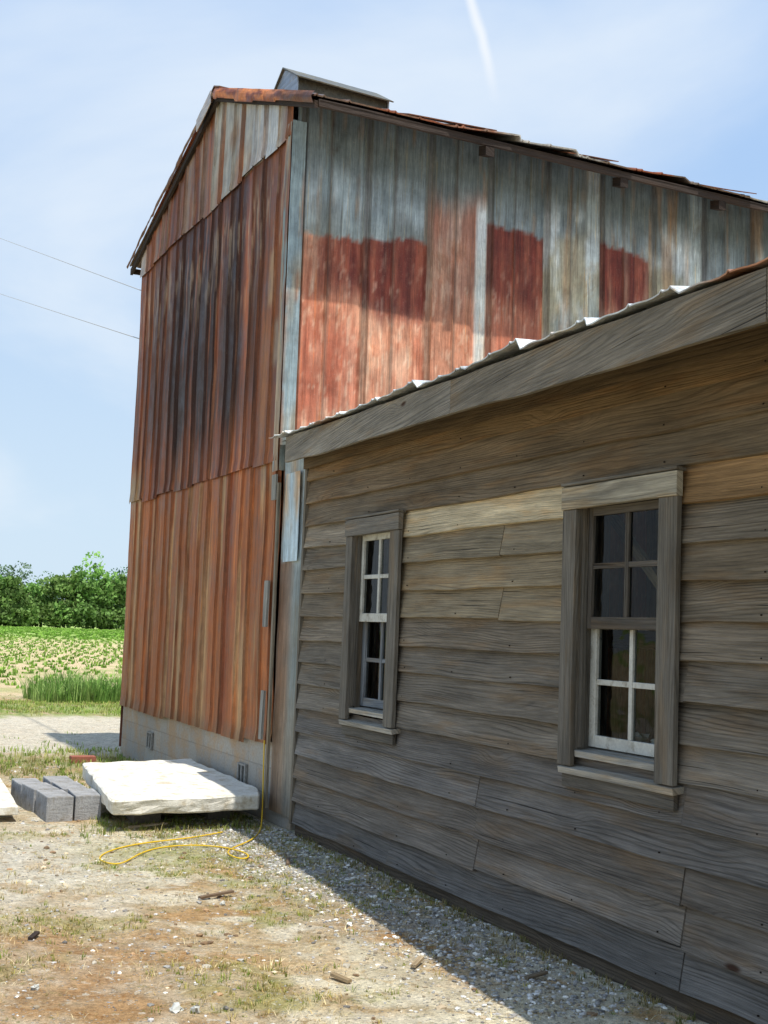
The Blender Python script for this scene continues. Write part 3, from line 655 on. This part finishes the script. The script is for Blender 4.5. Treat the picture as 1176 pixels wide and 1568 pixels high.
def blades(name,P,hs,nb,cols,spread=.03,wid=.004,lean=.5,mat=None):
    n=len(P); N_=n*nb; base=np.repeat(P,nb,0); H=np.repeat(hs,nb)*(.5+.7*rng.rand(N_)); th=rng.rand(N_)*6.28; r=spread*np.sqrt(rng.rand(N_))*(np.repeat(hs,nb)/.06 if spread<.05 else 1)
    bx=base[:,0]+np.cos(th)*r; by=base[:,1]+np.sin(th)*r; bz=hgt(bx,by)-.003
    th2=th+rng.randn(N_)*.8; ln=H*lean*rng.rand(N_); w=wid*(.6+.8*rng.rand(N_)); px=-np.sin(th2)*w; py=np.cos(th2)*w
    V=np.zeros((N_,5,3)); V[:,0]=np.stack([bx-px,by-py,bz],1); V[:,1]=np.stack([bx+px,by+py,bz],1)
    mx_=bx+np.cos(th2)*ln*.35; my_=by+np.sin(th2)*ln*.35; V[:,2]=np.stack([mx_+px*.7,my_+py*.7,bz+H*.6],1); V[:,3]=np.stack([mx_-px*.7,my_-py*.7,bz+H*.6],1)
    V[:,4]=np.stack([bx+np.cos(th2)*ln,by+np.sin(th2)*ln,bz+H],1)
    i=np.arange(N_)[:,None]*5; F=[tuple(x) for x in (i+np.array([0,1,2,3])).tolist()]+[tuple(x) for x in (i+np.array([3,2,4])).tolist()]
    cs=np.array(cols,float); ci=cs[np.repeat(rng.randint(len(cs),size=n),nb)]*(.8+.4*rng.rand(N_,1)); C=np.repeat(lin(np.clip(ci,0,255))[:,None,:],5,1).reshape(-1,3)
    return mesh_obj(name,V.reshape(-1,3),F,mat or M_grass,C)
def pick(n,x0,x1,y0,y1,f):
    out=[]
    while sum(map(len,out))<n:
        p=np.stack([x0+rng.rand(n)*(x1-x0),y0+rng.rand(n)*(y1-y0)],1); k=rng.rand(n)<f(p[:,0],p[:,1]); out.append(p[k])
    return np.concatenate(out)[:n]
Pn=pick(3400,0,3.35,3.6,10,lambda x,y:sm(.48,.62,fbm(x*1.6+3,y*1.6,11))+.5*np.exp(-((x-2.35)/.45)**2-((y-8.0)/.4)**2)+.03)
blades('yard_grass',Pn,.010+.024*rng.rand(len(Pn))**2,9,[[136,142,66],[160,154,80],[180,162,100],[120,138,52],[190,176,122]],.045,.0018,1.3)
Pd=pick(1500,.3,3.3,3.6,9,lambda x,y:sm(.45,.6,fbm(x*2.6+8,y*2.6,12))+.05); blades('dry_straw',Pd,.012+.02*rng.rand(len(Pd)),5,[[206,188,142],[186,158,104],[220,206,166]],.05,.0015,3.0)
Pw=pick(420,2.95,3.38,3.8,8.4,lambda x,y:.15+.85*(x>3.25)); blades('wall_weeds',Pw,.015+.035*rng.rand(len(Pw))**2,8,[[120,120,70],[150,135,90]],.03,.002,.9)
Ps=pick(420,1.9,3.3,8.5,13.4,lambda x,y:np.where((y<9.2)|(x<2.2)|(y>11),.8,.02)); blades('slab_weeds',Ps,.03+.05*rng.rand(len(Ps))**2,10,[[120,136,66],[138,148,76],[158,148,96]],.04,.003,.9)
Pv=pick(3200,-3,9,11.5,24.5,lambda x,y:np.clip(sm(.42,.6,fbm(x*.9,y*.9,6))*.5*((y<14.5)|(y>19.5))+.7*(y>20)*(y<23)+.015,0,1)); blades('verge_grass',Pv,.03+.05*rng.rand(len(Pv)),9,[[128,152,68],[148,168,82],[174,172,104]],.12,.006,.9)
Pt=pick(200,4.0,6.5,22.7,23.9,lambda x,y:np.exp(-((x-5.2)/1.0)**4)); blades('tall_grass_clump',Pt,.18+.42*rng.rand(len(Pt))**1.3,26,[[108,146,68],[128,164,82],[148,172,100]],.17,.009,.8)
rows_=[]
for k in range(44):
    y=27+k*1.15*(1+k*.010); xs_=np.arange(-6,28,.42); rows_.append(np.stack([xs_+rng.randn(len(xs_))*.08,y+rng.randn(len(xs_))*.07+xs_*.02],1))
Pc=np.concatenate(rows_); keep=(rng.rand(len(Pc))<.86)&((Pc[:,0]>Pc[:,1]*.02)|(rng.rand(len(Pc))<.4)); Pc=Pc[keep]
blades('crop_rows',Pc,.07+.08*rng.rand(len(Pc)),9,[[104,144,52],[122,158,64],[142,174,80]],.12,.03,1.2)
Pf=pick(3000,-5,75,98,225,lambda x,y:np.clip((x>y*.02)*(x<y*.34),0,1)+.0); blades('field_crop',Pf,.10+.10*rng.rand(len(Pf)),6,[[116,154,62],[138,170,78]],.5,.13,1.2)

# ================================================================ TREE LINE
def leafcloud(cx,cy,cz,rx,ry,rz,n,size,c0,V,F,C):
    nb_=22; bl=rng.randn(nb_,3); bl/=np.linalg.norm(bl,axis=1)[:,None]; bl*=(.35+.55*rng.rand(nb_,1)); br_=.22+.22*rng.rand(nb_); tint=.62+.85*rng.rand(nb_)
    k=rng.randint(nb_,size=n); d=rng.randn(n,3); d/=np.linalg.norm(d,axis=1)[:,None]; p=bl[k]+d*br_[k][:,None]*(.75+.3*rng.rand(n,1))
    P=p*[rx,ry,rz]+[cx,cy,cz]; ok=P[:,2]>.1; P=P[ok]; k=k[ok]; p=p[ok]; n=len(P)
    u=rng.randn(n,3); u/=np.linalg.norm(u,axis=1)[:,None]; w=np.cross(u,rng.randn(n,3)); w/=np.linalg.norm(w,axis=1)[:,None]; s=size*(.5+.8*rng.rand(n,1))
    Q=np.stack([P-u*s,P-w*s*.7,P+u*s,P+w*s*.7],1).reshape(-1,3); b0=sum(map(len,V)); V.append(Q); F.append(np.arange(n*4).reshape(-1,4)+b0)
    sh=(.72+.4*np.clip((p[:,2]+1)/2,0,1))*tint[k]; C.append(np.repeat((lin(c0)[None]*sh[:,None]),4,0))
V=[];F=[];C=[]; tk=BB()
def treerow(y0,x0,x1,step,hm,c,n,hf=None):
    x=x0
    while x<x1:
        y=y0+rng.randn()*5; h=hm*(.72+.45*rng.rand())*(hf(x) if hf else 1); r=step*(.60+.28*rng.rand()); cc=np.array(c,float)*(.85+.3*rng.rand())+[rng.rand()*16-4,rng.rand()*10-3,rng.rand()*6]
        leafcloud(x,y,h*.56,r,r,h*.46,n,.40,cc,V,F,C)
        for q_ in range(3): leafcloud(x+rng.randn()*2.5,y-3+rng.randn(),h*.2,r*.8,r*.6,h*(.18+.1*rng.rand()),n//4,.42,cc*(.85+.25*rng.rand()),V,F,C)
        tk.board((x,y,0),(x+rng.randn()*.3,y,h*.5),(1,0,0),(0,1,0),.4,.4,lin([90,76,62]),st=2,jw=.03)
        for _ in range(3): tk.board((x,y,h*.35),(x+rng.randn()*2,y+rng.randn(),h*.7),(1,0,0),(0,1,0),.14,.14,lin([90,76,62]),st=2)
        x+=step*(.5+.42*rng.rand())
treerow(232,-25,120,6.6,11.6,[106,140,74],2300,lambda x:.8 if x<41 else 1.12)
treerow(340,-45,190,10,15.5,[96,126,96],1200)  # farther row tinted bluer: distance haze put into the leaf colour
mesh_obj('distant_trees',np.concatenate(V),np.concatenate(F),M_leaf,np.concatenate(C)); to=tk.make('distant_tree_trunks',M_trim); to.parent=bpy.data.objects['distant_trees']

# ================================================================ SLAB, BLOCKS, CORD, WIRES, DEBRIS
M_slab=simple_mat('white_slab',(220,216,204),.85,.12,45,.6,.008,.2,0,(182,168,140))
bm=bmesh.new(); top=.235; th=.11
cor=[(2.12,8.72),(3.24,8.80),(3.36,9.15),(3.36,10.95),(2.34,10.75)]
vt=[bm.verts.new((x,y,top+.015*(y-8.7))) for x,y in cor]; vb_=[bm.verts.new((x+.01,y+.02,top-th+.005*(y-8.7))) for x,y in cor]
bm.faces.new(vt); bm.faces.new(vb_[::-1])
for i in range(5): j=(i+1)%5; bm.faces.new((vt[i],vb_[i],vb_[j],vt[j]))
bmesh.ops.recalc_face_normals(bm,faces=bm.faces)
bmesh.ops.bevel(bm,geom=[e for e in bm.edges],offset=.012,segments=1,affect='EDGES')
bmesh.ops.triangulate(bm,faces=bm.faces); 
for _ in range(4): bmesh.ops.subdivide_edges(bm,edges=[e for e in bm.edges if e.calc_length()>.08],cuts=1,use_grid_fill=False); bmesh.ops.triangulate(bm,faces=bm.faces)
for v in bm.verts:
    q_=float(fbm(np.array(v.co.x*7),np.array(v.co.y*7+v.co.z*9),3)); v.co.z+=(q_-.5)*.018; v.co.y+=(q_-.5)*.07*(v.co.y<9); v.co.x+=(q_-.5)*.04
me=bpy.data.meshes.new('slab'); bm.to_mesh(me); bm.free(); me.materials.append(M_slab); ob=bpy.data.objects.new('concrete_slab',me); scene.collection.objects.link(ob)
sb=BB(); 
for (x,y) in ((2.5,9.3),(3.1,9.4),(2.6,10.4),(3.2,10.5)): sb.box(x-.1,x+.1,y-.15,y+.15,-.03,.128,lin([120,112,100]))
sbo=sb.make('support_blocks',M_stone); sbo.parent=ob
M_cb=simple_mat('cinder_block',(152,152,152),.95,.22,70,.8,.007,.1,0,(130,124,114))
def solid(x,y,rot,w=.195,d=.39,h=.185,z=0):
    B=BB(); B.board((w/2,0,h/2),(w/2,d,h/2),(0,0,1),(1,0,0),h,w,(1,1,1),st=.06,jw=.003,jt=.003); o=B.make('concrete_block',M_cb,bevel=.007); o.location=(x,y,z); o.rotation_euler=(0,0,rot)
solid(1.79,9.30,.02); solid(2.00,9.33,-.05); solid(1.77,9.72,.08); solid(1.99,9.75,.02); solid(1.74,10.14,.03,h=.17); solid(1.97,10.17,-.04)
B=BB(); B.board((1.46,9.30,.09),(1.54,10.75,.12),(1,0,0),(0,0,1),.27,.06,(1,1,1),st=.2,jw=.006); B.board((1.50,9.6,.03),(1.5,9.8,.03),(1,0,0),(0,0,1),.2,.055,(1,1,1)); B.board((1.50,10.4,.035),(1.5,10.6,.035),(1,0,0),(0,0,1),.2,.07,(1,1,1)); B.make('concrete_curb',M_slab,bevel=.006)
B=BB(); B.box(2.7,2.95,12.9,13.02,0,.09,(1,1,1)); B.make('clay_brick',simple_mat('brick_red',(150,92,76),.9,.2,40),bevel=.006)
def curve(name,pts,r,mat):
    cu=bpy.data.curves.new(name,'CURVE'); cu.dimensions='3D'; cu.bevel_depth=r; cu.bevel_resolution=2; cu.resolution_u=8
    s=cu.splines.new('NURBS'); s.points.add(len(pts)-1); s.use_endpoint_u=True; s.order_u=4
    for i,p in enumerate(pts): s.points[i].co=(*p,1)
    o=bpy.data.objects.new(name,cu); scene.collection.objects.link(o); cu.materials.append(mat); return o
M_y=simple_mat('yellow_cord',(220,182,40),.5,.05,50,0)
gp=lambda x,y,d=.012:(x,y,float(hgt(np.array(x),np.array(y)))+d)
curve('extension_cord',[(3.33,8.99,.62),(3.325,8.97,.45),(3.32,8.94,.25),(3.30,8.88,.08),gp(3.25,8.75),gp(3.12,8.45),gp(2.98,8.2),gp(2.8,8.0),gp(2.62,7.75),gp(2.66,7.45),gp(2.78,7.6),gp(2.7,7.95),gp(2.5,8.12),gp(2.25,8.02),gp(2.08,7.85),gp(1.95,7.6),gp(1.86,7.55),gp(1.82,7.85),gp(2.0,8.15),gp(2.3,8.35),gp(2.65,8.4),gp(2.9,8.6)],.005,M_y)
M_wire=simple_mat('wire',(170,172,176),.6,0,5,0)
def wire(a_,b_,sg):
    a_=np.array(a_);b_=np.array(b_); return [tuple(a_+(b_-a_)*t-np.array([0,0,sg*4*t*(1-t)])) for t in np.linspace(0,1,14)]
curve('power_line',wire((3.45,13.95,5.30),(4.25,42,14.3),.0),.006,M_wire); curve('power_line',wire((3.45,13.9,4.72),(4.3,42,12.4),.0),.006,M_wire)
up=BB(); up.board((4.3,42.1,0),(4.3,42.1,14.8),(1,0,0),(0,1,0),.28,.28,lin([110,90,72]),st=1,jw=.004); up.box(3.3,5.3,42.0,42.12,14.2,14.32,lin([110,90,72])); up.make('utility_pole',M_trim)
B=BB()
for (x,y,l,th_,c) in ((2.1,6.55,.22,.3,[120,100,80]),(1.1,5.9,.08,1.0,[60,50,44]),(2.6,5.0,.12,.8,[170,150,120]),(2.3,8.9,.3,.2,[190,180,160]),(2.9,7.3,.15,1.2,[110,95,80]),(2.25,4.9,.1,2.0,[150,130,100]),(3.0,4.7,.12,.2,[120,105,86])):
    z=float(hgt(np.array(x),np.array(y)))+.012; B.board((x,y,z),(x+l*math.cos(th_),y+l*math.sin(th_),z+.01),(-math.sin(th_),math.cos(th_),0),(0,0,1),.025,.012,lin(c),st=.05,jw=.003)
B.make('wood_scraps',M_trim)
bm=bmesh.new()
for (x,y,s_) in ((1.45,4.75,.022),(1.52,4.72,.018),(1.0,5.2,.014),(2.2,6.45,.014)):
    r=bmesh.ops.create_icosphere(bm,subdivisions=2,radius=s_,matrix=Matrix.Translation((x,y,.008+float(hgt(np.array(x),np.array(y))))))
    for v in r['verts']: v.co+=Vector((rng.rand()-.5,rng.rand()-.5,(rng.rand()-.5)*.5))*s_*1.3
me=bpy.data.meshes.new('litter'); bm.to_mesh(me); bm.free(); me.materials.append(M_white); scene.collection.objects.link(bpy.data.objects.new('paper_litter',me))

# ================================================================ LIGHT, SKY, CAMERA
sd=Vector((.032,-.38,.92)).normalized(); el=math.asin(sd.z)
w=bpy.data.worlds.new('World'); scene.world=w; w.use_nodes=True; nt=w.node_tree; nt.nodes.clear(); g=N(nt)
out=g.n('ShaderNodeOutputWorld'); bg=g.n('ShaderNodeBackground'); sky=g.n('ShaderNodeTexSky'); sky.sky_type='NISHITA'; sky.sun_disc=False; sky.sun_elevation=el; sky.sun_rotation=math.atan2(sd.x,sd.y)
sky.air_density=1.0; sky.dust_density=1.2; sky.ozone_density=1.5
tc=g.n('ShaderNodeTexCoord').outputs['Generated']; sp=g.n('ShaderNodeSeparateXYZ'); g.lk(tc,sp.inputs[0]); z=sp.outputs[2]
zz=g.math('ADD',g.math('MAXIMUM',z,0),.18); pv=g.comb((g.math('DIVIDE',sp.outputs[0],zz),g.math('DIVIDE',sp.outputs[1],zz),0))
cl=g.noise(g.mapv(pv,(1.0,.8,1),(2.3,.7,0)),.8,7,.52,.4)
mask=g.rng(cl,.42,.74,0,.9)
vm=g.n('ShaderNodeVectorMath',operation='DOT_PRODUCT'); g.lk(tc,vm.inputs[0]); vm.inputs[1].default_value=(-.783,.575,-.241)
dd=g.math('ABSOLUTE',g.math('ADD',vm.outputs['Value'],g.math('MULTIPLY',g.math('SUBTRACT',g.noise(tc,14,3,.5),.5),.012)))
tr_=g.math('MULTIPLY',g.rng(dd,.0,.006,.75,0),g.rng(z,.40,.45))
veil=g.mix(g.rng(z,0,.50,0,1),(6.8,8.4,9.9),(4.0,6.2,9.8))
c0=g.mix(.90,sky.outputs[0],veil)
c=g.mix(mask,c0,(8.4,9.2,10.0)); c=g.mix(tr_,c,(9.6,9.9,10.2)); g.lk(c,bg.inputs[0]); bg.inputs[1].default_value=.10; g.lk(bg.outputs[0],out.inputs[0])
L=bpy.data.lights.new('sun','SUN'); L.energy=5.0; L.angle=math.radians(.5); L.color=(1,.955,.87); so=bpy.data.objects.new('sun',L); scene.collection.objects.link(so); so.rotation_euler=sd.to_track_quat('Z','Y').to_euler(); so.location=(0,0,20)

yaw,pit,rol,f,h=0.4427,0.0974,0.0396,1892.92,1.4698
Fv=Vector((math.sin(yaw)*math.cos(pit),math.cos(yaw)*math.cos(pit),math.sin(pit))); R=Vector((math.cos(yaw),-math.sin(yaw),0)); U=R.cross(Fv)
ri=R*math.cos(rol)+U*math.sin(rol); ui=U*math.cos(rol)-R*math.sin(rol)
cam=bpy.data.cameras.new('camera'); cam.sensor_fit='VERTICAL'; cam.sensor_height=36; cam.sensor_width=27; cam.lens=f/1568*36; cam.clip_end=4000; cam.clip_start=.05
co=bpy.data.objects.new('camera',cam); scene.collection.objects.link(co)
mt=Matrix((ri,ui,-Fv)).transposed().to_4x4(); mt.translation=Vector((0,0,h)); co.matrix_world=mt; scene.camera=co
